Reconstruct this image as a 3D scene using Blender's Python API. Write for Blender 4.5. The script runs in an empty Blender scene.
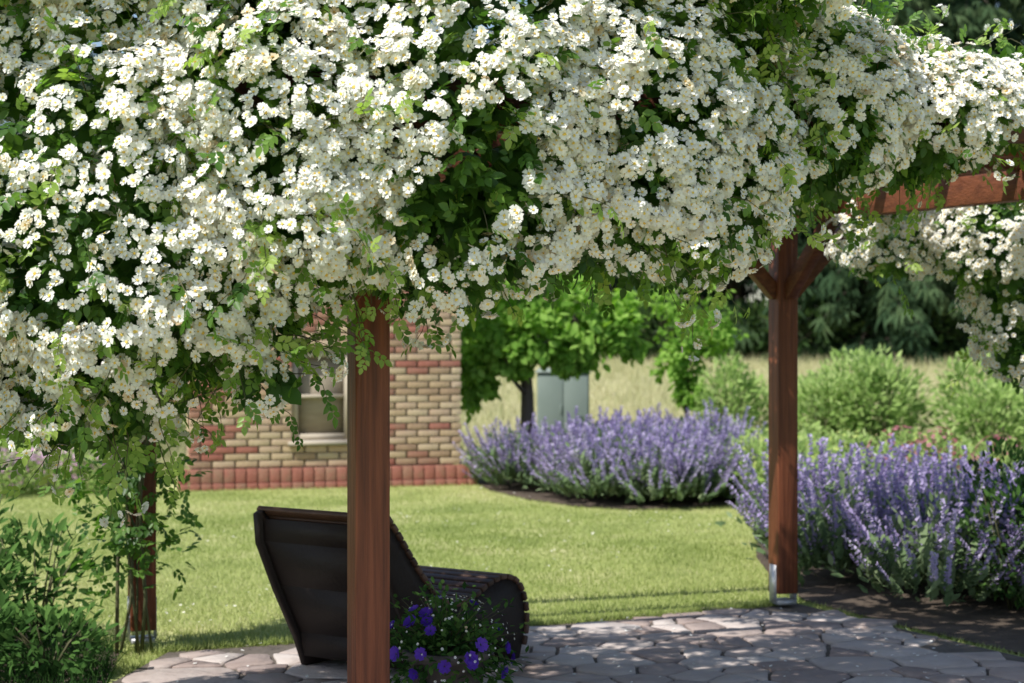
import bpy, math, random
import numpy as np
from mathutils import Vector
rng=np.random.default_rng(7); random.seed(7)
scene=bpy.context.scene
# ---------------------------------------------------------------- helpers
def norm(a): return a/(np.linalg.norm(a,axis=-1,keepdims=True)+1e-9)
def noise(P,f,seed=0):
    r=np.random.default_rng(seed); out=np.zeros(len(P))
    for o in range(3):
        for k in range(4):
            d=norm(r.normal(size=3)); ph=r.uniform(0,6.28)
            out+=np.sin((P@d)*f*(1.9**o)*r.uniform(.8,1.25)*3+ph)/(1.6**o)
    return out/5.0
def inpoly(X,Y,poly):
    c=np.zeros(len(X),bool); n=len(poly)
    for i in range(n):
        x1,y1=poly[i]; x2,y2=poly[(i+1)%n]
        if y1==y2: continue
        m=((y1>Y)!=(y2>Y))&(X<(x2-x1)*(Y-y1)/(y2-y1)+x1); c^=m
    return c
def terrain(y):
    t=np.clip((np.asarray(y,float)-21)/24,0,1); return 1.05*t*t*(3-2*t)
def basis_z(n,spin):
    n=norm(n); ref=np.where(np.abs(n[:,2:3])<.9,np.array([[0,0,1.]]),np.array([[1.,0,0]]))
    a=norm(np.cross(ref,n)); b=np.cross(n,a)
    c,s=np.cos(spin)[:,None],np.sin(spin)[:,None]
    return np.stack([a*c+b*s,-a*s+b*c,n],axis=2)
def basis_x(x,up):
    x=norm(x); y=norm(np.cross(up,x)); z=np.cross(x,y)
    return np.stack([x,y,z],axis=2)
class Acc:
    def __init__(s): s.V=[];s.L=[];s.T=[];s.M=[];s.R=[];s.n=0
    def raw(s,V,F,mat=0,rnd=.5):
        V=np.asarray(V,float); s.V.append(V)
        s.L.append(np.array([i for f in F for i in f])+s.n); s.T.append(np.array([len(f) for f in F]))
        s.M.append(np.full(len(F),mat) if np.isscalar(mat) else np.asarray(mat))
        s.R.append(np.full(len(V),rnd) if np.isscalar(rnd) else rnd); s.n+=len(V)
    def inst(s,T,P,R,S,rnd=None,vr=None):
        V,F,M=T; V=np.asarray(V,float); N=len(P)
        if N==0: return
        S=np.asarray(S,float)
        if S.ndim==1: S=np.repeat(S[:,None],3,1)
        W=np.einsum('nij,nkj->nki',R,V[None]*S[:,None,:])+P[:,None,:]
        k=len(V); fl=np.array([i for f in F for i in f])
        s.V.append(W.reshape(-1,3)); s.L.append((fl[None]+np.arange(N)[:,None]*k).ravel()+s.n)
        s.T.append(np.tile([len(f) for f in F],N)); s.M.append(np.tile(M,N))
        if rnd is None: rnd=rng.random(N)
        s.R.append(np.repeat(rnd,k)); s.n+=N*k
    def box(s,c,sz,R=None,mat=0,rnd=.5,taper=1):
        x,y,z=[a/2 for a in sz]
        V=np.array([[-x,-y,-z],[x,-y,-z],[x,y,-z],[-x,y,-z],[-x*taper,-y*taper,z],[x*taper,-y*taper,z],[x*taper,y*taper,z],[-x*taper,y*taper,z]])
        if R is not None: V=V@np.asarray(R).T
        s.raw(V+np.array(c),[(0,3,2,1),(4,5,6,7),(0,1,5,4),(1,2,6,5),(2,3,7,6),(3,0,4,7)],mat,rnd)
    def tube(s,pts,rad,sides=6,mat=0,rnd=.5):
        pts=np.asarray(pts,float); n=len(pts); V=[];F=[]
        rad=np.full(n,rad) if np.isscalar(rad) else rad
        for i in range(n):
            t=pts[min(i+1,n-1)]-pts[max(i-1,0)]; t=t/(np.linalg.norm(t)+1e-9)
            a=np.cross(t,[0,0,1.]) if abs(t[2])<.95 else np.cross(t,[1.,0,0]); a/=np.linalg.norm(a)+1e-9; b=np.cross(t,a)
            for k in range(sides):
                th=2*math.pi*k/sides; V.append(pts[i]+rad[i]*(a*math.cos(th)+b*math.sin(th)))
        for i in range(n-1):
            for k in range(sides):
                k2=(k+1)%sides; F.append((i*sides+k,i*sides+k2,(i+1)*sides+k2,(i+1)*sides+k))
        F.append(tuple(range(sides-1,-1,-1))); F.append(tuple((n-1)*sides+k for k in range(sides)))
        s.raw(V,F,mat,rnd)
    def build(s,name,mats,parent=None,smooth=False,bevel=0):
        V=np.concatenate(s.V);L=np.concatenate(s.L);T=np.concatenate(s.T);M=np.concatenate(s.M);R=np.concatenate(s.R)
        me=bpy.data.meshes.new(name); me.vertices.add(len(V)); me.vertices.foreach_set('co',V.astype(np.float32).ravel())
        me.loops.add(len(L)); me.loops.foreach_set('vertex_index',L.astype(np.int32))
        me.polygons.add(len(T)); st=np.concatenate([[0],np.cumsum(T)[:-1]])
        me.polygons.foreach_set('loop_start',st.astype(np.int32)); me.polygons.foreach_set('loop_total',T.astype(np.int32))
        for m in mats: me.materials.append(m)
        me.polygons.foreach_set('material_index',M.astype(np.int32))
        if smooth: me.polygons.foreach_set('use_smooth',np.ones(len(T),bool))
        at=me.attributes.new('rnd','FLOAT','POINT'); at.data.foreach_set('value',R.astype(np.float32))
        me.update(calc_edges=True)
        if len(T)<20000: me.validate()
        o=bpy.data.objects.new(name,me); scene.collection.objects.link(o)
        if bevel:
            b=o.modifiers.new('bevel','BEVEL'); b.width=bevel; b.segments=2; b.limit_method='ANGLE'
        if parent: o.parent=parent
        return o
def empty(name,loc=(0,0,0)):
    e=bpy.data.objects.new(name,None); scene.collection.objects.link(e); return e
# ---------------------------------------------------------------- materials
def newmat(name):
    m=bpy.data.materials.new(name); m.use_nodes=True; nt=m.node_tree; nt.nodes.clear()
    return m,nt,nt.nodes.new('ShaderNodeOutputMaterial')
def ramp(nt,cols):
    r=nt.nodes.new('ShaderNodeValToRGB'); e=r.color_ramp.elements
    while len(e)<len(cols): e.new(.5)
    for i,(p,c) in enumerate(cols): e[i].position=p; e[i].color=(*c,1)
    return r
def foliage(name,cols,trans=.35,rough=.5,tcol=None,spec=0):
    m,nt,out=newmat(name); L=nt.links
    a=nt.nodes.new('ShaderNodeAttribute'); a.attribute_name='rnd'
    r=ramp(nt,cols); L.new(a.outputs['Fac'],r.inputs[0])
    if spec:
        b=nt.nodes.new('ShaderNodeBsdfPrincipled'); b.inputs['Roughness'].default_value=rough; b.inputs['Specular IOR Level'].default_value=spec
        L.new(r.outputs[0],b.inputs['Base Color'])
    else:
        b=nt.nodes.new('ShaderNodeBsdfDiffuse'); L.new(r.outputs[0],b.inputs[0])
    t=nt.nodes.new('ShaderNodeBsdfTranslucent')
    if tcol:
        mx=nt.nodes.new('ShaderNodeMix'); mx.data_type='RGBA'; mx.blend_type='MULTIPLY'; mx.inputs[0].default_value=1
        L.new(r.outputs[0],mx.inputs[6]); mx.inputs[7].default_value=(*tcol,1); L.new(mx.outputs[2],t.inputs[0])
    else: L.new(r.outputs[0],t.inputs[0])
    s=nt.nodes.new('ShaderNodeMixShader'); s.inputs[0].default_value=trans
    L.new(b.outputs[0],s.inputs[1]); L.new(t.outputs[0],s.inputs[2]); L.new(s.outputs[0],out.inputs[0]); return m
def solid(name,cols,nscale=8,rough=.7,bump=.2,bscale=40,stretch=(1,1,1),userand=True,spec=.4,nmix=.5,metal=0):
    m,nt,out=newmat(name); L=nt.links; N=nt.nodes.new
    tc=N('ShaderNodeTexCoord'); mp=N('ShaderNodeMapping'); mp.inputs['Scale'].default_value=stretch; L.new(tc.outputs['Object'],mp.inputs[0])
    n1=N('ShaderNodeTexNoise'); n1.inputs['Scale'].default_value=nscale; n1.inputs['Detail'].default_value=6; L.new(mp.outputs[0],n1.inputs['Vector'])
    r=ramp(nt,cols)
    if userand:
        a=N('ShaderNodeAttribute'); a.attribute_name='rnd'
        mx=N('ShaderNodeMix'); mx.inputs[0].default_value=nmix; L.new(a.outputs['Fac'],mx.inputs[2]); L.new(n1.outputs['Fac'],mx.inputs[3]); L.new(mx.outputs[0],r.inputs[0])
    else: L.new(n1.outputs['Fac'],r.inputs[0])
    b=N('ShaderNodeBsdfPrincipled'); b.inputs['Roughness'].default_value=rough; b.inputs['Specular IOR Level'].default_value=spec; b.inputs['Metallic'].default_value=metal
    L.new(r.outputs[0],b.inputs['Base Color'])
    n2=N('ShaderNodeTexNoise'); n2.inputs['Scale'].default_value=bscale; n2.inputs['Detail'].default_value=5; L.new(mp.outputs[0],n2.inputs['Vector'])
    bp=N('ShaderNodeBump'); bp.inputs['Strength'].default_value=bump; bp.inputs['Distance'].default_value=.02
    L.new(n2.outputs['Fac'],bp.inputs['Height']); L.new(bp.outputs[0],b.inputs['Normal']); L.new(b.outputs[0],out.inputs[0]); return m

M_petal=foliage('rose_petal',[(0,(.95,.945,.91)),(.75,(.95,.935,.865)),(.9,(.9,.83,.64)),(1,(.66,.51,.32))],trans=.25)
M_stamen=foliage('rose_stamen',[(0,(.9,.68,.18)),(.7,(.85,.58,.11)),(1,(.4,.24,.08))],trans=.1)
M_rleaf=foliage('rose_leaf',[(0,(.035,.09,.02)),(.4,(.09,.19,.04)),(.75,(.2,.34,.065)),(1,(.38,.5,.13))],trans=.45,rough=.4,tcol=(1.25,1.5,.55),spec=.4)
M_stem=solid('rose_stem',[(.2,(.06,.08,.03)),(.8,(.14,.12,.06))],bump=.1)
M_wood=solid('stained_timber',[(.32,(.075,.022,.011)),(.5,(.17,.05,.022)),(.68,(.27,.085,.038))],nscale=5,stretch=(9,9,.4),rough=.5,bump=.4,bscale=12,nmix=.75)
M_beam=solid('stained_beam',[(.32,(.07,.022,.012)),(.5,(.13,.042,.02)),(.68,(.2,.066,.03))],nscale=5,stretch=(3,3,8),rough=.55,bump=.3,bscale=15,nmix=.7)
M_benchw=solid('bench_slat_wood',[(.25,(.05,.024,.016)),(.75,(.14,.07,.043))],nscale=6,rough=.5,nmix=.6)
M_benchs=solid('bench_side_panel',[(.2,(.014,.008,.0065)),(.8,(.03,.017,.012))],nscale=4,rough=.65)
M_metal=solid('galvanised_metal',[(.2,(.5,.51,.53)),(.8,(.65,.65,.67))],nscale=20,rough=.4,metal=.3)
M_bark=solid('tree_bark',[(.2,(.045,.033,.024)),(.8,(.12,.1,.075))],nscale=10,bump=.6,stretch=(3,3,.6))
M_soil=solid('bed_soil',[(.2,(.05,.036,.027)),(.8,(.14,.105,.078))],nscale=6,bump=1,bscale=30,userand=False,rough=.95)
M_mortar=solid('paving_joint_sand',[(.2,(.09,.075,.06)),(.8,(.18,.15,.125))],nscale=9,bump=.5,userand=False,rough=.95)
M_stone=solid('flagstone',[(.2,(.30,.225,.2)),(.42,(.42,.335,.3)),(.6,(.5,.42,.38)),(.85,(.62,.55,.51))],nscale=7,bump=.7,bscale=18,rough=.8,nmix=.5)
M_lawnb=foliage('lawn_blade',[(0,(.22,.29,.07)),(.4,(.39,.46,.155)),(.75,(.55,.58,.25)),(1,(.7,.66,.4))],trans=.35)
M_meadb=foliage('meadow_blade',[(0,(.36,.41,.19)),(.4,(.55,.53,.3)),(1,(.74,.68,.46))],trans=.3)
M_tleaf=foliage('tree_leaf',[(0,(.08,.18,.03)),(.5,(.2,.37,.065)),(1,(.36,.55,.13))],trans=.45,tcol=(1.2,1.35,.5))
M_dleaf=foliage('dark_leaf',[(0,(.03,.06,.02)),(.6,(.07,.13,.04)),(1,(.13,.2,.06))],trans=.3)
M_sleaf=foliage('shrub_leaf',[(0,(.03,.075,.02)),(.6,(.085,.18,.045)),(1,(.15,.28,.07))],trans=.35)
M_conif=foliage('conifer_needles',[(0,(.02,.042,.022)),(.6,(.055,.10,.048)),(1,(.13,.19,.085))],trans=.15)
M_cat=foliage('catmint_floret',[(0,(.33,.26,.47)),(.5,(.47,.39,.65)),(1,(.66,.58,.8))],trans=.35)
M_catl=foliage('catmint_leaf',[(0,(.11,.17,.08)),(.6,(.2,.29,.14)),(1,(.32,.4,.22))],trans=.35)
M_bushl=foliage('perennial_leaf',[(0,(.2,.33,.08)),(.5,(.36,.52,.15)),(1,(.54,.66,.27))],trans=.45)
M_yel=foliage('yellowgreen_flower',[(0,(.4,.5,.12)),(1,(.58,.64,.22))],trans=.3)
M_red=foliage('red_flower',[(0,(.35,.09,.12)),(1,(.55,.25,.3))],trans=.3)
M_pink=foliage('pink_flower',[(0,(.55,.3,.47)),(1,(.7,.5,.62))],trans=.3)
M_violet=foliage('petunia_petal',[(0,(.09,.035,.42)),(1,(.22,.1,.65))],trans=.3)
M_pot=solid('planter_clay',[(.2,(.09,.075,.07)),(.8,(.15,.12,.11))],nscale=5,rough=.7)
# ---------------------------------------------------------------- world, sun, camera
S=Vector((-.44,-.42,.80)).normalized()
w=bpy.data.worlds.new("World"); scene.world=w; w.use_nodes=True; nt=w.node_tree
sk=nt.nodes.new('ShaderNodeTexSky'); sk.sky_type='NISHITA'; sk.sun_disc=False
sk.sun_elevation=math.asin(S.z); sk.sun_rotation=math.atan2(S.x,S.y)
bg=nt.nodes['Background']; bg.inputs[1].default_value=.14; nt.links.new(sk.outputs[0],bg.inputs[0])
sl=bpy.data.lights.new('sun','SUN'); sl.energy=5.0; sl.angle=math.radians(.5); sl.color=(1,.97,.91)
so=bpy.data.objects.new('sun',sl); scene.collection.objects.link(so); so.rotation_euler=S.to_track_quat('Z','Y').to_euler()
cam=bpy.data.cameras.new('camera'); co=bpy.data.objects.new('camera',cam); scene.collection.objects.link(co)
co.location=(0,0,1.6); co.rotation_euler=(math.radians(90),0,0); cam.lens=60; cam.sensor_width=36; cam.clip_end=2000; cam.clip_start=.05
cam.dof.use_dof=True; cam.dof.focus_distance=6.1; cam.dof.aperture_fstop=3.4
scene.camera=co
scene.view_settings.view_transform='Standard'; scene.view_settings.look='None'; scene.view_settings.exposure=0
SN=np.array(S)
# ---------------------------------------------------------------- layout
F=(-.53,6.3); Lp=(-1.93,8.9); Rp=(1.62,10.2); Q=(3.0,7.6)
patio=[(-1.75,8.72),(-.9,9.05),(.04,9.48),(.9,9.85),(1.72,10.32),(2.1,9.5),(2.62,8.45),(3.6,6.6),(3.0,3.5),(-3.0,3.5),(-2.2,6.0),(-1.9,7.6)]
bed1=[(-.42,19.3),(-.25,18.3),(.15,17.2),(.6,16.5),(1.1,16.15),(1.7,16.3),(2.3,16.7),(3.2,16.9),(7,17),(9,22),(4,22.5),(0,22)]
bed2=[(2.35,15.6),(2.05,14.2),(1.8,12.6),(1.75,11.4),(1.8,10.45),(2.15,9.6),(2.68,8.5),(3.7,6.6),(7.5,7),(8,15.5),(5,16.0),(3,16.1)]
bedL=[(-2.0,8.7),(-1.85,7.7),(-2.2,6),(-3,4.5),(-5,5),(-5.5,9.6),(-3.6,9.9),(-2.5,9.5)]
wallA=np.array([-3.56,18.3]); wallB=np.array([-.47,19.1])
g=Acc(); xs=np.concatenate([[-400,-120,-50],np.linspace(-25,25,26),[50,120,400]]); ys=np.concatenate([[-120,-30,-5],np.linspace(0,60,49),[90,160,400]])
V=[(x,y,float(terrain(y))) for y in ys for x in xs]; nx=len(xs)
Fc=[(j*nx+i,j*nx+i+1,(j+1)*nx+i+1,(j+1)*nx+i) for j in range(len(ys)-1) for i in range(nx-1)]
g.raw(V,Fc)
mg,ntg,og=newmat('grass_ground'); L=ntg.links; N=ntg.nodes.new
tc=N('ShaderNodeTexCoord'); sp=N('ShaderNodeSeparateXYZ'); L.new(tc.outputs['Object'],sp.inputs[0])
n1=N('ShaderNodeTexNoise'); n1.inputs['Scale'].default_value=1.2; n1.inputs['Detail'].default_value=8; L.new(tc.outputs['Object'],n1.inputs['Vector'])
r1=ramp(ntg,[(.3,(.22,.27,.08)),(.5,(.36,.40,.14)),(.7,(.52,.5,.25))]); L.new(n1.outputs['Fac'],r1.inputs[0])
n2=N('ShaderNodeTexNoise'); n2.inputs['Scale'].default_value=.5; n2.inputs['Detail'].default_value=8; L.new(tc.outputs['Object'],n2.inputs['Vector'])
r2=ramp(ntg,[(.35,(.38,.4,.18)),(.6,(.62,.57,.35))]); L.new(n2.outputs['Fac'],r2.inputs[0])
mr=N('ShaderNodeMapRange'); mr.inputs[1].default_value=20.5; mr.inputs[2].default_value=23; L.new(sp.outputs['Y'],mr.inputs[0])
mx=N('ShaderNodeMix'); mx.data_type='RGBA'; L.new(mr.outputs[0],mx.inputs[0]); L.new(r1.outputs[0],mx.inputs[6]); L.new(r2.outputs[0],mx.inputs[7])
b=N('ShaderNodeBsdfPrincipled'); b.inputs['Roughness'].default_value=.9; b.inputs['Specular IOR Level'].default_value=.1; L.new(mx.outputs[2],b.inputs['Base Color']); L.new(b.outputs[0],og.inputs[0])
g.build('ground',[mg])
def sheet(name,poly,z,mat):
    a=Acc(); a.raw([(x,y,z) for x,y in poly],[tuple(range(len(poly)))]); return a.build(name,[mat])
def ccw(p):
    A=sum(p[i][0]*p[(i+1)%len(p)][1]-p[(i+1)%len(p)][0]*p[i][1] for i in range(len(p))); return p if A>0 else p[::-1]
patio=ccw(patio);bed1=ccw(bed1);bed2=ccw(bed2);bedL=ccw(bedL)
sheet('flower_bed_soil',bed1,.012,M_soil); sheet('flower_bed_soil',bed2,.012,M_soil); sheet('flower_bed_soil',bedL,.008,M_soil)
# patio: crazy paving from a random power diagram with broken edges
pe=empty('stone_patio'); a=Acc(); a.raw([(x,y,.016) for x,y in patio],[tuple(range(len(patio)))]); a.build('joint_bed',[M_mortar],pe)
st=Acc(); pts=[]; rad=[]
tries=0; R2=random.Random(5)
while len(pts)<1000 and tries<26000:
    tries+=1; p=(R2.uniform(-3.4,3.9),R2.uniform(3.3,10.9)); dm=R2.choice((.06,.1,.17,.23) if tries<600 else (.05,.08,.11))
    if all((p[0]-q[0])**2+(p[1]-q[1])**2>(dm+r_)**2*.85 for q,r_ in zip(pts,rad)): pts.append(p); rad.append(dm)
pts=np.array(pts); rad=np.array(rad)
for k,p in enumerate(pts):
    if not inpoly(p[:1],p[1:2],patio)[0]: continue
    d=np.hypot(*(pts-p).T); idx=np.argsort(d)[1:26]
    poly=[(p[0]-.5,p[1]-.5),(p[0]+.5,p[1]-.5),(p[0]+.5,p[1]+.5),(p[0]-.5,p[1]+.5)]
    for qi in idx:
        n=(pts[qi]-p); dd=np.linalg.norm(n); n=n/dd; off=dd/2+(rad[k]**2-rad[qi]**2)/(2*dd)-.007
        new=[]
        for i in range(len(poly)):
            A=np.array(poly[i]);B=np.array(poly[(i+1)%len(poly)]); sa=(A-p)@n-off; sb=(B-p)@n-off
            if sa<=0: new.append(tuple(A))
            if (sa<0)!=(sb<0): new.append(tuple(A+(B-A)*sa/(sa-sb)))
        poly=new
        if len(poly)<3: break
    if len(poly)<3: continue
    poly=np.array(poly); ok=inpoly(poly[:,0],poly[:,1],patio)
    if ok.sum()<len(poly)*.6: continue
    c=poly.mean(0); np_=[]
    for i in range(len(poly)):
        A=poly[i];B=poly[(i+1)%len(poly)]; l=np.linalg.norm(B-A); np_.append(A+(c-A)*R2.uniform(0,.07))
        q=int(l/.05)
        for t in range(1,q):
            X=A+(B-A)*(t/q); np_.append(X+(c-X)/np.linalg.norm(c-X)*R2.uniform(-.003,.009))
    poly=np.array(np_); n=len(poly); z=.030+random.uniform(-.003,.003)
    V=[(x,y,.01) for x,y in poly]+[(x,y,z-.005) for x,y in poly]+[(c[0]+(x-c[0])*.96,c[1]+(y-c[1])*.96,z) for x,y in poly]
    Fs=[tuple(range(2*n,3*n))]
    for lv in (0,1):
        for i in range(n): i2=(i+1)%n; Fs.append((lv*n+i,lv*n+i2,(lv+1)*n+i2,(lv+1)*n+i))
    st.raw(V,Fs,0,random.random())
st.build('flagstones',[M_stone],pe)
# ---------------------------------------------------------------- pergola
pg=empty('pergola')
def yaw(a): c,s=math.cos(a),math.sin(a); return np.array([[c,-s,0],[s,c,0],[0,0,1]])
ang=math.atan2(1.3,3.55); YR=yaw(ang)
for i,(x,y) in enumerate([F,Lp,Rp,Q]):
    p=Acc(); p.box((x,y,.1+1.1),(.13,.13,2.2),YR,0,.5); p.build('post_%d'%(i+1),[M_wood],pg,bevel=.006)
    p=Acc(); p.box((x,y,.035+.012),(.12,.12,.024),YR,0); 
    for s_ in (-1,1):
        d=YR@np.array([s_*.068,0,0]); p.box((x+d[0],y+d[1],.16),(.006,.08,.22),YR,0)
    p.build('post_shoe_%d'%(i+1),[M_metal],pg)
def beam(name,A,B,z,wd=.08,h=.15,ext=.5):
    A=np.array(A);B=np.array(B); d=(B-A); l=np.linalg.norm(d); d/=l; A2=A-d*ext;B2=B+d*ext; c=(A2+B2)/2
    p=Acc(); p.box((c[0],c[1],z),(l+2*ext,wd,h),yaw(math.atan2(d[1],d[0])),0,random.random()); p.build(name,[M_beam],pg,bevel=.006)
beam('beam_left',F,Lp,2.375,.09); beam('beam_right',Q,Rp,2.375,.09)
beam('beam_front',F,Q,2.515,.08,.13); beam('beam_back',Lp,Rp,2.515,.08,.13)
for k in range(1,6):
    t=k/6; A=(F[0]+(Lp[0]-F[0])*t,F[1]+(Lp[1]-F[1])*t); B=(Q[0]+(Rp[0]-Q[0])*t,Q[1]+(Rp[1]-Q[1])*t)
    beam('joist_%d'%k,A,B,2.505,.055,.11,.4)
def brace(name,P,d,z0=1.88,z1=2.3,r=.45):
    d=np.array(d,float); d/=np.linalg.norm(d); a=np.array([P[0]+d[0]*.05,P[1]+d[1]*.05,z0]); b=np.array([P[0]+d[0]*r,P[1]+d[1]*r,z1])
    x=(b-a); l=np.linalg.norm(x); x/=l; y=np.cross([0,0,1],x); y/=np.linalg.norm(y); z=np.cross(x,y)
    p=Acc(); p.box((a+b)/2,(l,.07,.085),np.stack([x,y,z],1),0,.5); p.build(name,[M_beam],pg,bevel=.005)
ld=np.array(Lp)-np.array(F); fd=np.array(Q)-np.array(F); i=0
for P,ds in ((F,(ld,fd)),(Lp,(-ld,fd)),(Rp,(-ld,-fd,fd)),(Q,(ld,-fd))):
    for d in ds: i+=1; brace('brace_%d'%i,P,d)
# ---------------------------------------------------------------- lounger
bn=empty('wooden_lounge_bench'); a35=math.radians(35); du=np.array([math.sin(a35),math.cos(a35),0]); dw=np.array([math.cos(a35),-math.sin(a35),0]); O=np.array([-.565,7.6,.032]); W=.77
ctrl=np.array([(0,.775),(.08,.69),(.17,.58),(.28,.46),(.4,.36),(.52,.32),(.66,.34),(.8,.39),(.92,.405),(1.02,.37),(1.08,.28),(1.095,.17),(1.07,.06)])
def catmull(c,n=8):
    c=np.vstack([2*c[0]-c[1],c,2*c[-1]-c[-2]]); o=[]
    for i in range(1,len(c)-2):
        for t in np.linspace(0,1,n,endpoint=False):
            p0,p1,p2,p3=c[i-1:i+3]; o.append(.5*((2*p1)+(p2-p0)*t+(2*p0-5*p1+4*p2-p3)*t*t+(3*p1-p0-3*p2+p3)*t**3))
    o.append(c[-2]); return np.array(o)
cv=catmull(ctrl)
def w3(u,z,s): return O+du*u-dw*s+np.array([0,0,z])
low=[(1.05,0),(.90,0),(.86,.1),(.64,.12),(.58,0),(.30,0),(.24,.14),(.1,.38),(-.02,.62),(-.035,.76)]
prof=[tuple(c) for c in cv]+low
for nm,s0,s1 in (('side_panel_1',.0,.035),('side_panel_2',W-.035,W)):
    n=len(prof); V=[w3(u,z,s0) for u,z in prof]+[w3(u,z,s1) for u,z in prof]
    Fs=[tuple(range(n)),tuple(range(2*n-1,n-1,-1))]+[(i,i+n,(i+1)%n+n,(i+1)%n) for i in range(n)]
    p=Acc(); p.raw(V,Fs); p.build(nm,[M_benchs],bn)
seg=np.linalg.norm(np.diff(cv,axis=0),axis=1); cum=np.concatenate([[0],np.cumsum(seg)]); sl_=Acc(); d=.02
while d<cum[-1]-.01:
    u=np.interp(d,cum,cv[:,0]); z=np.interp(d,cum,cv[:,1]); u2=np.interp(d+.01,cum,cv[:,0]); z2=np.interp(d+.01,cum,cv[:,1])
    t=np.array([u2-u,z2-z]); t/=np.linalg.norm(t); T=du*t[0]+np.array([0,0,t[1]]); Nn=-du*t[1]+np.array([0,0,t[0]]); 
    c=w3(u,z,W/2)+Nn*.013; sl_.box(c,(W+.03,.046,.026),np.stack([dw,T,Nn],1),0,random.random()); d+=.054
sl_.build('slats',[M_benchw],bn,bevel=.006)
p=Acc(); bp=[(-.005,.735),(.0,.63),(.11,.41),(.245,.17),(.28,.05)]
for i in range(len(bp)-1):
    (u,z),(u2,z2)=bp[i],bp[i+1]; V=[w3(u,z,.036),w3(u2,z2,.036),w3(u2,z2,W-.036),w3(u,z,W-.036)]
    V+=[v+du*.012 for v in V]; p.raw(V,[(0,1,2,3),(7,6,5,4),(0,4,5,1),(2,6,7,3),(1,5,6,2),(3,7,4,0)])
p.build('back_board',[M_benchs],bn)
# ---------------------------------------------------------------- leaf / flower templates
def petals(n,r,off,z0,z1,rin=.1):
    V=[];Fs=[]
    for k in range(n):
        a=2*math.pi*k/n+off; b=len(V); tw=.05
        def P(rr,da,z): V.append((rr*math.cos(a+da),rr*math.sin(a+da),z))
        P(rin,0,z0);P(r*.6,-.62,z0+(z1-z0)*.5-tw);P(r*.97,-.42,z1-tw);P(r*.9,0,z1*.9);P(r*.97,.42,z1+tw);P(r*.6,.62,z0+(z1-z0)*.5+tw)
        Fs+=[(b,b+1,b+2,b+3),(b,b+3,b+4,b+5)]
    return V,Fs
def merge(parts):
    V=[];Fs=[];M=[]
    for v,f,m in parts:
        o=len(V); V+=list(v); Fs+=[tuple(i+o for i in q) for q in f]; M+=[m]*len(f)
    return V,Fs,M
v1,f1=petals(5,1,0,0,.2); v2,f2=petals(4,.68,.5,.08,.42)
cV=[(0,0,.30)]+[(.25*math.cos(t),.25*math.sin(t),.2) for t in np.linspace(0,2*math.pi,6)[:-1]]; cF=[(0,i,i%5+1) for i in range(1,6)]
T_rose=merge([(v1,f1,0),(v2,f2,0),(cV,cF,1)])
T_rose1=merge([(v1,f1,0),(cV,cF,1)])
def leaflet(base,d,l,w_,droop=.1):
    bx,by=base; dx,dy=math.cos(d),math.sin(d); px,py=-dy,dx
    def q(t,s,z): return (bx+dx*l*t+px*w_*s, by+dy*l*t+py*w_*s, z-droop*l*t)
    return [q(0,0,0),q(.35,-.5,.03),q(.72,-.38,.02),q(1,0,-.03),q(.72,.38,.02),q(.35,.5,.03)],[(0,1,2,3),(0,3,4,5)]
pr=[]
for t,s in ((.22,1),(.28,-1),(.55,1),(.6,-1)):
    v,f=leaflet((t,0),s*random.uniform(.8,1.1),random.uniform(.4,.48),.28,random.uniform(0,.4)); pr.append((v,f,2))
v,f=leaflet((.75,0),.1,.52,.33,.3); pr.append((v,f,2)); T_spray=merge(pr)
pr=[]
for t,s in ((.45,1),(.45,-1)):
    v,f=leaflet((t,0),s*.9,.6,.45,.3); pr.append((v,f,2))
v,f=leaflet((.6,0),0,.65,.48); pr.append((v,f,2)); T_spray5=merge(pr)
def T_leaf(mat,l=1,w_=.6):
    v,f=leaflet((0,0),0,l,w_,.15); return v,f,[mat]*2
# ---------------------------------------------------------------- climbing rose
lumps=[ # centre, radii, flower density, leaf density
((-2.05,6.2,2.15),(.85,.7,.80),.95,1),((-1.35,5.95,2.2),(.7,.62,.80),.95,1),((-1.7,6.1,2.9),(1.1,.8,.5),1.1,1),((-.8,5.9,2.34),(.5,.55,.62),1,1),
((-.88,5.85,1.68),(.10,.13,.28),.8,.7),((-1.5,6.0,1.44),(.26,.2,.17),1,.8),((-.3,5.95,2.5),(.6,.55,.74),1,1),((.2,6.2,2.55),(.6,.55,.68),1,1),((.0,6.3,3.0),(1.2,.7,.35),1.1,1),
((.60,6.6,2.5),(.42,.5,.58),1,1),((1.1,7.0,2.58),(.5,.45,.36),1.1,1),((1.65,7.35,2.58),(.45,.45,.25),1.3,1),((2.3,7.7,2.68),(.55,.4,.13),1.4,.9),((2.95,8.0,2.66),(.5,.4,.13),1.4,.9),
((-1.2,7.0,2.8),(.9,.8,.34),.2,.45),((-.3,7.0,2.85),(1.0,.6,.3),.2,.4),((.6,7.5,2.72),(.75,.55,.2),.25,.5),((1.3,8.1,2.68),(.65,.55,.12),.35,.5),
((-1.75,8.0,2.5),(.45,.5,.36),.2,.6),((-2.05,8.5,1.85),(.32,.25,.6),.12,.7),
((.95,9.9,2.25),(.4,.22,.26),.9,.5),((1.8,9.9,2.5),(.4,.25,.12),1,.5),((2.75,9.6,2.25),(.35,.3,.3),1.2,.7),((3.1,9.8,2.0),(.45,.35,.6),.9,.8),((.4,8.5,2.66),(.6,.4,.1),.4,.5),
((2.15,9.7,2.2),(.26,.18,.2),1.0,.5)]
NF=14
C=np.array([l[0] for l in lumps]);RR=np.array([l[1] for l in lumps])
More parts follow.
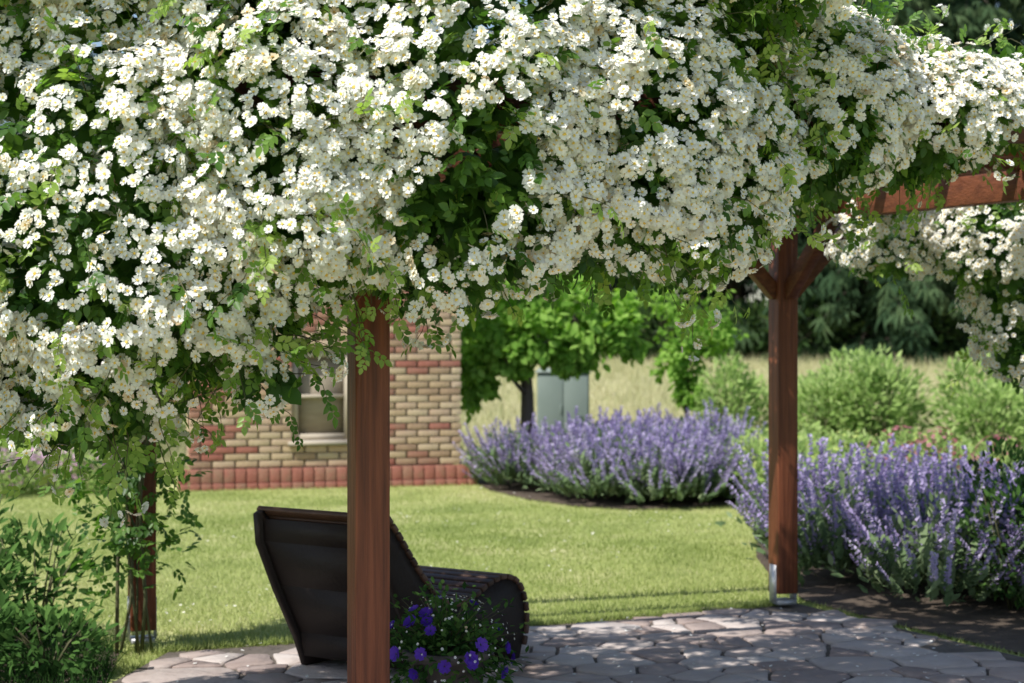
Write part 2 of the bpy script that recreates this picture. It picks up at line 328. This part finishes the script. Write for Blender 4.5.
def surf(i,n,lo,hi,bump=.16):
    d=norm(rng.normal(size=(n,3))); c,r=C[i],RR[i]
    P=c+d*r*(1+bump*noise(c+d*r,1.6,3))[:,None]*rng.uniform(lo,hi,n)[:,None]
    nn=norm(d/r); keep=np.ones(n,bool)
    for j in range(len(lumps)):
        if j==i: continue
        q=(((P-C[j])/RR[j])**2).sum(1); keep&=q>.72
    keep&=~((nn[:,1]>.45)&(rng.random(n)<.6)); keep&=~((P[:,2]>3.15)&(rng.random(n)<.5))
    return P[keep],nn[keep]
rose=Acc()
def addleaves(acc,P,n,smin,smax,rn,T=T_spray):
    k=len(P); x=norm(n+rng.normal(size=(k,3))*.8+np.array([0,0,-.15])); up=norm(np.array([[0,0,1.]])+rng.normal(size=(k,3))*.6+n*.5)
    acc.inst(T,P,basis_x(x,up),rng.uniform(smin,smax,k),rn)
for i,(c,r,fd_,ldn) in enumerate(lumps):
    area=4*math.pi*((r[0]*r[1])**1.6/3+(r[0]*r[2])**1.6/3+(r[1]*r[2])**1.6/3)**(1/1.6)
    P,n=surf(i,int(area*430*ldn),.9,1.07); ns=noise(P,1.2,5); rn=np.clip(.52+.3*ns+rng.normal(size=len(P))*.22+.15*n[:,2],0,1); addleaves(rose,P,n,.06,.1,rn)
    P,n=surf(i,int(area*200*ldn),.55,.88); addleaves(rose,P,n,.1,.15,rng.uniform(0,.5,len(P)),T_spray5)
    P,n=surf(i,int(area*345*fd_),1.0,1.14); ns=noise(P*np.array([1,1,1.3]),2.0,11)+.35*noise(P,5,4)
    lim=-.95 if (i<NF or i in (20,21,22,23,25)) else -.3
    keep=(ns>-.50+rng.normal(size=len(P))*.2)&(n[:,2]>lim+rng.random(len(P))*.35); P,n=P[keep],n[keep]
    for k in range(len(P)):
        m=random.randint(4,11); ax=norm(n[k]+np.array([-.1,-.25,.35])); dd=norm(rng.normal(size=(m,3))*.62+ax); cr=random.uniform(.035,.075)
        PP=P[k]+dd*cr*np.array([1.1,1.1,.9])+ax*.01; face=norm(dd+rng.normal(size=(m,3))*.25+ax*.4+SN*.55)
        age=random.random(); rn=np.clip(rng.random(m)*.8+ (.2 if age>.84 else 0),0,1)
        rose.inst(T_rose if k%3==0 else T_rose1,PP,basis_z(face,rng.uniform(0,6.28,m)),rng.uniform(.015,.024,m),rn)
for k in range(620):
    i=random.choices(range(len(lumps)),weights=[4 if j<NF else 1.0 for j in range(len(lumps))])[0]
    P,n=surf(i,6,.95,1.0)
    if len(P)==0: continue
    p=P[0].copy(); d=n[0]+np.array([0,0,random.choice([-.3,.3,.8])]); d/=np.linalg.norm(d); pts_=[p.copy()]; m=random.randint(3,6)
    for s_ in range(m):
        d=d+rng.normal(size=3)*.18+np.array([0,0,-.1]); d/=np.linalg.norm(d); p=p+d*.055; pts_.append(p.copy())
    rose.tube(pts_,np.linspace(.0028,.0012,len(pts_)),3,3,random.random())
    Q_=np.array(pts_[1:]); rn=np.full(len(Q_),random.choice([.5,.7,.85,1])); addleaves(rose,Q_,np.tile(d,(len(Q_),1)),.05,.085,np.clip(rn+rng.normal(size=len(Q_))*.1,0,1))
    if random.random()<.4 and i<NF:
        m=random.randint(3,7); dd=norm(rng.normal(size=(m,3))+d); rose.inst(T_rose,p+dd*.04,basis_z(dd,rng.uniform(0,6,m)),rng.uniform(.015,.021,m))
def cane(P0,P1,r=.012,wob=.08,n=9):
    P0,P1=np.array(P0,float),np.array(P1,float); t=np.linspace(0,1,n)[:,None]; pts=P0+(P1-P0)*t+np.cumsum(rng.normal(size=(n,3))*wob*.6,axis=0)*np.sin(t*math.pi)
    rose.tube(pts,np.linspace(r,r*.5,n),5,3,random.random()); return pts
for k in range(6):
    pts_=cane((Lp[0]+random.uniform(-.15,.1),Lp[1]+random.uniform(-.2,-.1),0),(Lp[0]+random.uniform(-.3,.2),Lp[1]-random.uniform(0,.4),2.3),random.uniform(.006,.012))
    Q_=np.repeat(pts_[2:],16,0)+rng.normal(size=((len(pts_)-2)*16,3))*np.array([.14,.1,.12]); addleaves(rose,Q_,norm(rng.normal(size=Q_.shape)),.07,.11,rng.uniform(.1,.7,len(Q_)))
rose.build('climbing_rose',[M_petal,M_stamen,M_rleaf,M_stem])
# ---------------------------------------------------------------- lawn blades
T_blade=([(-.5,0,0),(.5,0,0),(.15,.25,1)],[(0,1,2)],[0])
def blades(name,n,yr,h,wd,mat,excl,zf,power=1.0):
    Y=yr[0]+(yr[1]-yr[0])*rng.random(n)**power; hw=(.31*Y+.8); X=rng.uniform(-1,1,n)*hw
    keep=np.ones(n,bool)
    for e in excl: keep&=~inpoly(X,Y,e)
    X,Y=X[keep],Y[keep]; m=len(X); P=np.stack([X,Y,zf(Y)],1); nn=norm(rng.normal(size=(m,3))*.4+np.array([0,0,1.]))
    ns=noise(np.stack([X,Y,0*X],1),.35,21)*.5+noise(np.stack([X,Y,0*X],1),1.6,22)*.4
    rn=np.clip(.45+.5*ns+rng.normal(size=m)*.17,0,1); hh=rng.uniform(h[0],h[1],m); S_=np.stack([np.full(m,wd)*rng.uniform(.7,1.3,m),hh,hh],1)
    a=Acc(); a.inst(T_blade,P,basis_z(nn,rng.uniform(0,6.28,m)),S_,rn); return a.build(name,[mat])
wallpoly=[(-3.7,18.2),(-.35,19.05),(-.45,19.8),(-3.9,19)]
blades('lawn_grass',340000,(8.2,21.5),(.018,.042),.006,M_lawnb,[patio,bed1,bed2,bedL,wallpoly],lambda Y:0*Y,1.25)
blades('meadow_grass',90000,(20.8,46),(.12,.4),.018,M_meadb,[bed1],terrain,1.2)
m=5000; e=[(-1.8,8.7),(-.9,9.05),(.04,9.48),(.9,9.85),(1.72,10.32)]; P=[]
for q in range(m):
    i=random.randrange(4); t=random.random(); P.append((e[i][0]+(e[i+1][0]-e[i][0])*t+random.gauss(0,.02),e[i][1]+(e[i+1][1]-e[i][1])*t+abs(random.gauss(0,.03))-.015,0.01))
a=Acc(); hh=rng.uniform(.03,.07,m); a.inst(T_blade,np.array(P),basis_z(norm(rng.normal(size=(m,3))*.5+np.array([0,-.1,1.])),rng.uniform(0,6.28,m)),np.stack([0*hh+.006,hh,hh],1),rng.uniform(0,.6,m)); a.build('edge_grass',[M_lawnb])
m=26000; X=rng.uniform(-5,-1.6,m);Y=rng.uniform(5,9.8,m);k=inpoly(X,Y,bedL);X,Y=X[k],Y[k];m=len(X)
a=Acc(); hh=rng.uniform(.05,.14,m); a.inst(T_blade,np.stack([X,Y,0*X],1),basis_z(norm(rng.normal(size=(m,3))*.5+np.array([0,0,1.])),rng.uniform(0,6.28,m)),np.stack([0*hh+.008,hh,hh],1),rng.uniform(0,.3,m)); a.build('shade_grass',[M_sleaf])
m=1100; Y=rng.uniform(9,20,m);X=rng.uniform(-1,1,m)*.3*Y; k=~(inpoly(X,Y,patio)|inpoly(X,Y,bed1)|inpoly(X,Y,bed2)|inpoly(X,Y,bedL)); k&=noise(np.stack([X,Y,0*X],1),.6,9)>.1; X,Y=X[k],Y[k]
a=Acc(); a.inst(T_rose1,np.stack([X,Y,0*X+.045],1),basis_z(norm(rng.normal(size=(len(X),3))*.3+np.array([0,0,1.])),rng.uniform(0,6,len(X))),rng.uniform(.007,.011,len(X)),rng.uniform(0,.7,len(X))); a.build('lawn_daisies',[M_petal,M_stamen])
# fallen petals on the patio
m=420; X=rng.uniform(-1.6,2.4,m);Y=rng.uniform(6.5,10,m);k=inpoly(X,Y,patio);X,Y=X[k],Y[k];m=len(X)
a=Acc(); a.inst(([(-.5,-.4,0),(.5,-.4,.1),(.6,.4,.3),(-.4,.5,.2)],[(0,1,2,3)],[0]),np.stack([X,Y,0*X+.036],1),basis_z(norm(rng.normal(size=(m,3))*.15+np.array([0,0,1.])),rng.uniform(0,6,m)),rng.uniform(.01,.017,m),rng.uniform(0,.9,m)); a.build('fallen_rose_petals',[M_petal])
# ---------------------------------------------------------------- catmint
V=[];Fs=[];Ms=[]
def quadp(c,dx,dz,ang,m):
    b=len(V); ca,sa=math.cos(ang),math.sin(ang)
    for s_,t in ((-1,-.4),(1,-.4),(.8,1),(-.8,1)): V.append((c[0]+ca*dx*s_-sa*dz*t*.7,c[1]+sa*dx*s_+ca*dz*t*.7,c[2]+dz*t))
    Fs.append((b,b+1,b+2,b+3)); Ms.append(m)
rs=random.Random(3)
for z in (.36,.48,.58,.66,.74,.81,.88,.94,1):
    r=.042*(1.25-z*.8)
    for q in range(3):
        an=rs.uniform(0,6.28); quadp((r*.6*math.cos(an),r*.6*math.sin(an),z),r*.6,.034,an,0)
b=len(V); V+=[(-.008,0,0),(.008,0,0),(.004,0,1),(-.004,0,1)]; Fs.append((b,b+1,b+2,b+3)); Ms.append(1)
for z in (.05,.14,.24,.33,.42):
    for q in range(3):
        an=rs.uniform(0,6.28); quadp((.05*math.cos(an),.05*math.sin(an),z),.03,.07,an,1)
T_cat=(V,Fs,Ms)
def catmint(name,clumps,per=150,tall=.75):
    a=Acc()
    for (x,y) in clumps:
        m=int(per*random.uniform(.6,1.1)); h=tall*random.uniform(.70,1.12); th=rng.uniform(0,6.28,m); rr=np.sqrt(rng.random(m))*.18
        ph=np.sqrt(rng.random(m))*1.0; n=np.stack([np.cos(th)*np.sin(ph),np.sin(th)*np.sin(ph),np.cos(ph)],1)+rng.normal(size=(m,3))*.15
        P=np.stack([x+np.cos(th)*rr,y+np.sin(th)*rr,0*th],1); L_=h*rng.uniform(.5,1.1,m)*(1-.15*ph)
        St=P+norm(n)*(L_*.38)[:,None]; a.inst(T_cat,St,basis_z(norm(n+np.array([0,0,.35])),rng.uniform(0,6.28,m)),np.stack([L_*.9,L_*.9,L_*.62],1),np.clip(rng.normal(.5,.2,m)+random.uniform(-.2,.2),0,1))
        ml=210; th=rng.uniform(0,6.28,ml); ph=rng.uniform(.0,1.4,ml); n=np.stack([np.cos(th)*np.sin(ph),np.sin(th)*np.sin(ph),np.cos(ph)],1); P=np.array([x,y,.02])+n*(rng.uniform(.2,.78,ml)*h)[:,None]
        a.inst(T_leaf(1,1,.42),P,basis_x(n+rng.normal(size=(ml,3))*.5+np.array([0,0,.4]),norm(rng.normal(size=(ml,3))*.6+np.array([0,0,1.]))),rng.uniform(.05,.09,ml))
    return a.build(name,[M_cat,M_catl])
def fill(poly,step,ylim=None,xlim=None,margin=.25):
    P=np.array(poly); o=[]
    for y in np.arange(P[:,1].min(),P[:,1].max(),step):
        for x in np.arange(P[:,0].min(),P[:,0].max(),step):
            xx,yy=x+random.uniform(-.35,.35)*step,y+random.uniform(-.35,.35)*step
            if ylim and not(ylim[0]<yy<ylim[1]): continue
            if xlim and not(xlim[0]<xx<xlim[1]): continue
            if all(inpoly(np.array([xx+a]),np.array([yy+b]),poly)[0] for a,b in ((margin,0),(-margin,0),(0,-margin),(0,margin))): o.append((xx,yy))
    return o
catmint('catmint_plants',fill(bed1,.45,ylim=(16,19.8),xlim=(-1,2.45),margin=.2),115,.82)
c2=[(x,y) for x,y in fill(bed2,.45,ylim=(10.2,13.4),xlim=(1.5,5.2),margin=.3)]
c2=[(x,y) for x,y in c2 if not(y<11.0 and x<2.4)]
catmint('catmint_plants',c2,115,.80)
# ---------------------------------------------------------------- perennials
def bush(name,clumps,mats,h,r,nl,lsz,flower=None,nf=0,fs=.02):
    a=Acc()
    for (x,y) in clumps:
        hh=h*random.uniform(.75,1.15); rr=r*random.uniform(.8,1.2); z0=float(terrain(y)); tone=random.uniform(-.15,.15)
        for q in range(10):
            th=random.uniform(0,6.28); e=(x+math.cos(th)*rr*.7,y+math.sin(th)*rr*.7,z0+hh*random.uniform(.7,.95)); a.tube([(x,y,z0),((x+e[0])/2,(y+e[1])/2,z0+hh*.5),e],[.008,.006,.003],3,1)
        u=norm(rng.normal(size=(nl,3))); q=rng.uniform(.45,1,nl)[:,None]**.6; P=np.array([x,y,z0+hh*.52])+u*q*np.array([rr,rr,hh*.5]); P[:,:2]+=rng.normal(size=(nl,2))*.04
        P[:,2]+=noise(P,3,2)*.08*h
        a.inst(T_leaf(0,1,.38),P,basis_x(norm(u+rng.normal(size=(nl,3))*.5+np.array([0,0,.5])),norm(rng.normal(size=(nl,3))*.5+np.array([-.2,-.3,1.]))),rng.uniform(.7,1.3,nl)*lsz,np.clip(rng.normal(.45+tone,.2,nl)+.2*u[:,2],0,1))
        if nf:
            u=norm(rng.normal(size=(nf,3))+np.array([0,0,.8])); P=np.array([x,y,z0+hh*.55])+u*np.array([rr,rr,hh*.52])
            v,f=petals(5,1,0,0,.2); a.inst((v,f,[2]*len(f)),P,basis_z(u,rng.uniform(0,6,nf)),rng.uniform(.7,1.3,nf)*fs)
    return a.build(name,mats)
def px(x,d): return (x-512)/1706.7*d
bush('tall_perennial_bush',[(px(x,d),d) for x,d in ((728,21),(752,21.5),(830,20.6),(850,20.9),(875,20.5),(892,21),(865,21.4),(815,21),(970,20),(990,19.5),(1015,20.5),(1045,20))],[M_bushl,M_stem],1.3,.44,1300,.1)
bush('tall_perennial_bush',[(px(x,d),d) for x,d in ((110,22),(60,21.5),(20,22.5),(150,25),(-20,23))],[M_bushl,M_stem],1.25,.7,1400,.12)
bush('green_border_perennial',[(px(x,d),d) for x,d in ((740,17.4),(758,16.9),(778,16.6),(745,18.4),(765,17.8),(790,17.2),(815,18),(845,16.6),(870,17.6),(900,17.0),(930,17.6),(960,17.0),(770,19),(830,15.9),(800,15.6),(870,15.8),(800,19),(850,19),(920,19),(990,18),(825,15),(860,14.9),(895,14.6))],[M_bushl,M_stem,M_yel],.58,.4,700,.07,True,60,.02)
bush('red_flowering_perennial',[(px(x,d),d) for x,d in ((900,15.2),(925,15.0),(950,15.4),(1000,15.4),(940,14.6))],[M_bushl,M_stem,M_red],.74,.3,400,.06,True,90,.024)
bush('pink_flowering_perennial',[(px(x,d),d) for x,d in ((20,18),(50,18.5),(80,18),(105,19),(-10,17.5))],[M_bushl,M_stem,M_pink],.45,.35,500,.07,True,120,.03)
bush('leafy_bed_shrub',[(2.95,10.1),(3.05,10.5),(3.2,9.9),(3.5,10.2),(3.3,9.3),(3.8,9.6)],[M_sleaf,M_stem],.85,.27,700,.06)
bush('shade_shrub',[(-2.75,8.6),(-2.95,9.1),(-2.5,9.0)],[M_sleaf,M_stem],.78,.3,420,.08)
bush('shade_shrub',[(-2.55,7.9),(-2.2,8.1),(-3.0,8.0)],[M_sleaf,M_stem],.4,.3,350,.07)
# ---------------------------------------------------------------- trees
def tree(name,x,y,h,tr,crown,nl,lsz,mat,fork=.4):
    a=Acc(); z0=float(terrain(y)); top=np.array([x+random.uniform(-.1,.1),y,z0+h*.85])
    tp=[np.array([x,y,z0-.05])]; n=7
    for i in range(1,n): t=i/(n-1); tp.append(np.array([x,y,z0])*(1-t)+top*t+rng.normal(size=3)*np.array([.05,.05,0])*h*.15)
    a.tube(tp,np.linspace(tr,tr*.2,n)*np.array([1.25]+[1]*(n-1)),8,1,.5)
    cl=[]
    for c,r in crown:
        c=np.array(c)+np.array([x,y,z0]); cl.append((c,np.array(r)))
        for q in range(2):
            s_=tp[min(n-2,max(2,int(n*random.uniform(fork,.75))))]; e=c+rng.normal(size=3)*np.array(r)*.45; mid=(s_+e)/2+rng.normal(size=3)*.1*h*.2
            a.tube([s_,mid,e],[tr*.35,tr*.2,tr*.07],5,1,.5)
    for c,r in cl:
        m=int(nl/len(cl)); K=26; cc=norm(rng.normal(size=(K,3)))*rng.uniform(.45,1.05,(K,1))*r+c; idx=rng.integers(0,K,m); P=cc[idx]+rng.normal(size=(m,3))*r*.17
        u=norm(P-c); tn=rng.uniform(-.25,.25,K)[idx]
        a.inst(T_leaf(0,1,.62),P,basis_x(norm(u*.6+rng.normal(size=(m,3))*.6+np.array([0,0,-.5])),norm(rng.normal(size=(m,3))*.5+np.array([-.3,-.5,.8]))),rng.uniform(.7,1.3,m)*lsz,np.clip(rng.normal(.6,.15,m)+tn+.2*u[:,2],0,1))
    return a.build(name,[mat,M_bark])
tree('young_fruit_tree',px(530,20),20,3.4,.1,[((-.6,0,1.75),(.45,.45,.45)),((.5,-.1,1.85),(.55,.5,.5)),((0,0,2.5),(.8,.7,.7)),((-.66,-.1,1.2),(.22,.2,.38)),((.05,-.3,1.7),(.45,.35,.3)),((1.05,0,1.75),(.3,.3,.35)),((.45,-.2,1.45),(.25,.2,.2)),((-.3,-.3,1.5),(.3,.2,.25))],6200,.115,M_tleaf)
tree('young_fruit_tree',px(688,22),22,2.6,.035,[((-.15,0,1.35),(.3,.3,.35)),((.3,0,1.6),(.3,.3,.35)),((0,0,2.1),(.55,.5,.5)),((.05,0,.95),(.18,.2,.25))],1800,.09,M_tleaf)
v=[];f=[]
for k in range(3):
    an=(k-1)*.6; b=len(v); dx,dy=math.cos(an),math.sin(an)
    v+=[(0,0,0),(dx*.5-dy*.09,dy*.5+dx*.09,-.1-.05*abs(k-1)),(dx,dy,-.5),(dx*.5+dy*.09,dy*.5-dx*.09,-.1-.05*abs(k-1))]; f.append((b,b+1,b+2,b+3))
T_con=(v,f,[0]*3)
def conifer(x,y,h,r,nb=170):
    a=Acc(); z0=float(terrain(y)); a.tube([(x,y,z0-.1),(x,y,z0+h*.5),(x,y,z0+h)],[h*.02,h*.012,.02],7,1)
    Ps=[];Ds=[];Rn=[]
    for k in range(nb):
        t=random.random()**1.25; z=z0+.03*h+t*h*.95; l=r*(1-t)**.75*random.uniform(.75,1.1)+.2; th=random.uniform(0,6.28)
        d=np.array([math.cos(th),math.sin(th),0]); e=np.array([x,y,z])+d*l+np.array([0,0,-l*.25]); a.tube([(x,y,z),np.array([x,y,z])+d*l*.5+np.array([0,0,.05*l]),e],[.04,.025,.008],3,1)
        m=int(14+l*16); s_=rng.uniform(.2,1,m)[:,None]; P=np.array([x,y,z])+d*l*s_+np.array([0,0,-1])*l*.25*s_**2+rng.normal(size=(m,3))*np.array([.18,.18,.14]); Ps.append(P); Ds.append(np.tile(d,(m,1))); Rn.append(np.clip(rng.normal(.3,.14,m)+s_[:,0]*.35+random.uniform(-.15,.15),0,1))
    P=np.concatenate(Ps);D=np.concatenate(Ds);m=len(P)
    a.inst(T_con,P,basis_x(norm(D*.6+rng.normal(size=(m,3))*.4+np.array([0,0,-.8])),norm(rng.normal(size=(m,3))*.3+np.array([0,0,1.]))),rng.uniform(.25,.55,m),np.concatenate(Rn))
    a.build('conifer_tree',[M_conif,M_bark])
for x,y,h,r in ((-13,47,14,3.4),(-7.5,49,14,3.4),(-2,49,15,3.4),(2.2,47,14,3.4),(6,46,15.5,3.6),(9.3,44,15.5,3.3),(12.3,46,17,3.6),(15.5,44,15,3.6),(4,52,16,3.6),(10.8,52,18,3.8),(14,50,18,3.6)):
    conifer(x,y,h,r)
bush('hedge_shrubs',[(x,44+random.uniform(-1,1)) for x in np.arange(-15,17,1.7)],[M_dleaf,M_stem],1.6,1.25,500,.28)
# ---------------------------------------------------------------- brick wall
bw=empty('brick_wall'); dv=wallB-wallA; WL=np.linalg.norm(dv); dv/=WL; ex=np.array([dv[0],dv[1],0]); ey=np.array([-dv[1],dv[0],0]); BR=np.stack([ex,ey,[0,0,1]],1); WO=np.array([wallA[0],wallA[1],0])
def wl(u,v,z): return WO+ex*u+ey*v+np.array([0,0,z])
M_brick=solid('brick_face',[(.0,(.28,.085,.06)),(.16,(.38,.15,.11)),(.3,(.33,.21,.14)),(.5,(.46,.33,.2)),(.7,(.55,.43,.28)),(.85,(.5,.35,.24)),(1,(.62,.52,.38))],nscale=14,bump=.4,bscale=60,rough=.9,nmix=.22)
M_mort=solid('brick_mortar',[(.2,(.4,.37,.31)),(.8,(.52,.48,.42))],userand=False,rough=.95)
M_board=solid('window_board',[(.3,(.26,.21,.15)),(.7,(.38,.32,.24))],nscale=4,stretch=(1,1,6))
M_frame=solid('window_frame_wood',[(.3,(.38,.32,.24)),(.7,(.5,.43,.34))])
ba=Acc(); ch=.077; H=2.45; wx0,wx1,wz0,wz1=1.2,1.85,.52,1.5
core=Acc()
def corebox(u0,u1,z0,z1): core.box(wl((u0+u1)/2,.20,(z0+z1)/2),(u1-u0,.36,z1-z0),BR)
corebox(.13,wx0,.0,H);corebox(wx1,WL-.19,.0,H);corebox(wx0,wx1,0,wz0);corebox(wx0,wx1,wz1,H)
core.build('mortar_core',[M_mort],bw)
row=0; z=.24
while z<H:
    u=.09-(row%2)*.12; right=WL-.1
    while u<right:
        u0,u1=max(u,.09),min(u+.24,right)
        parts=[(u0,u1)]
        if z>wz0-.05 and z<wz1: parts=[(u0,min(u1,wx0)),(max(u0,wx1),u1)]
        for a0,a1 in parts:
            bl=a1-a0-.012; cx=(a0+a1)/2
            if bl<.03: continue
            if   (1.98<cx<2.3) or cx<.34+.25*(row%6>2) or (z>1.75 and cx<2.6): rn=random.uniform(0,.2) if random.random()<.7 else random.uniform(.3,.9)
            else: rn=random.uniform(.3,1) if random.random()<.86 else random.uniform(0,.2)
            ba.box(wl(cx,.015+random.uniform(-.003,.003),z+.0325),(bl,.1,.065),BR,0,rn)
            ba.box(wl(cx,.385,z+.0325),(bl,.1,.065),BR,0,random.uniform(.3,1))
        u+=.25
    for v in (.13,.27):
        ba.box(wl(.14,v,z+.0325),(.1,.13,.065),BR,0,random.uniform(.2,1)); ba.box(wl(right-.05,v,z+.0325),(.1,.13,.065),BR,0,random.uniform(.2,1))
    z+=ch; row+=1
ba.build('bricks',[M_brick],bw,bevel=.004)
pb=Acc(); 
for q in range(int(WL/.122)+1):
    u=q*.122+.03; pb.box(wl(u,-.02,.15),(.11,.12,.15),BR,0,random.uniform(0,.17))
    pb.box(wl(u,-.045,.036),(.11,.13,.066),BR,0,random.uniform(0,.17))
pb.build('red_brick_plinth',[M_brick],bw,bevel=.004)
wb=Acc(); wb.box(wl((wx0+wx1)/2,.10,(wz0+wz1)/2),(wx1-wx0-.13,.02,wz1-wz0-.13),BR,0); wb.build('window_board',[M_board],bw)
wf=Acc()
for u,z_,sx,sz in ((wx0+.035,(wz0+wz1)/2,.07,wz1-wz0),(wx1-.035,(wz0+wz1)/2,.07,wz1-wz0),((wx0+wx1)/2,wz0+.035,wx1-wx0-.142,.07),((wx0+wx1)/2,wz1-.035,wx1-wx0-.142,.07),((wx0+wx1)/2,1.0,wx1-wx0-.142,.04)):
    wf.box(wl(u,.05,z_),(sx,.06,sz),BR,0)
wf.box(wl((wx0+wx1)/2,-.02,wz0-.03),(wx1-wx0+.1,.16,.04),BR,0)
wf.build('window_frame',[M_frame],bw)
cp=Acc(); cp.box(wl(WL/2,.2,H+.05),(WL,.5,.08),BR,0,.3); cp.build('coping',[M_mort],bw)
# ---------------------------------------------------------------- utility cabinet
uc=empty('utility_cabinet'); M_cab=solid('cabinet_grey',[(.3,(.2,.25,.22)),(.7,(.25,.3,.27))],nscale=3,bump=.05,rough=.5)
cx,cy=px(563,22.6),22.6; z0=float(terrain(cy)); p=Acc(); p.box((cx,cy,z0+.62),(.68,.35,1.1),None); p.box((cx,cy,z0+.04),(.74,.4,.1),None); p.build('body',[M_cab],uc,bevel=.01)
p=Acc(); p.box((cx,cy,z0+1.205),(.74,.42,.06),None,0,.5,.85); p.build('lid',[M_cab],uc,bevel=.01)
p=Acc(); p.box((cx-.165,cy-.18,z0+.64),(.315,.012,.98)); p.box((cx+.165,cy-.18,z0+.64),(.315,.012,.98)); p.box((cx-.03,cy-.19,z0+.7),(.02,.02,.12),None,0); p.build('doors',[M_cab],uc,bevel=.004)
# ---------------------------------------------------------------- petunia planter
pp=empty('flower_planter'); cx,cy=-.27,7.0
p=Acc(); rings=[(.10,.036),(.13,.15),(.165,.30),(.18,.305),(.18,.34),(.155,.34),(.15,.30)]; V=[];Fs=[]; n=24
for r,z in rings:
    for k in range(n): V.append((cx+r*math.cos(2*math.pi*k/n),cy+r*math.sin(2*math.pi*k/n),z))
for i in range(len(rings)-1):
    for k in range(n): Fs.append((i*n+k,i*n+(k+1)%n,(i+1)*n+(k+1)%n,(i+1)*n+k))
Fs.append(tuple((len(rings)-1)*n+k for k in range(n))); p.raw(V,Fs); p.build('pot',[M_pot],pp,smooth=False)
a=Acc(); m=1900; u=norm(rng.normal(size=(m,3))+np.array([0,0,.1])); P=np.array([cx,cy,.29])+u*rng.uniform(.3,1,(m,1))*np.array([.27,.24,.24])
a.inst(T_leaf(0,1,.5),P,basis_x(norm(u+rng.normal(size=(m,3))*.6),norm(rng.normal(size=(m,3))*.4+np.array([0,0,1.]))),rng.uniform(.03,.055,m))
for q in range(40):
    d=norm(rng.normal(size=3)+np.array([0,0,.5])); e=np.array([cx,cy,.34])+d*np.array([.32,.28,.25]); a.tube([(cx,cy,.34),(np.array([cx,cy,.36])+e)/2,e],[.003,.002,.001],3,1)
    Q_=e+rng.normal(size=(5,3))*.02; a.inst(T_leaf(0,1,.5),Q_,basis_x(norm(rng.normal(size=(5,3))+d),np.tile([0,0,1.],(5,1))),np.full(5,.035))
m=26; u=norm(rng.normal(size=(m,3))+np.array([-.3,-.7,.5])); v,f=petals(5,1,0,0,.35); v2,f2=petals(5,.8,.6,.05,.5)
a.inst(merge([(v,f,2),(v2,f2,2)]),np.array([cx,cy,.32])+u*np.array([.27,.24,.22]),basis_z(u,rng.uniform(0,6,m)),rng.uniform(.02,.034,m))
m=120; u=norm(rng.normal(size=(m,3))+np.array([.3,-.3,.6])); a.inst((v,f,[3]*len(f)),np.array([cx,cy,.34])+u*np.array([.29,.26,.22]),basis_z(u,rng.uniform(0,6,m)),rng.uniform(.004,.007,m))
a.build('petunias',[M_sleaf,M_stem,M_violet,M_petal],pp)
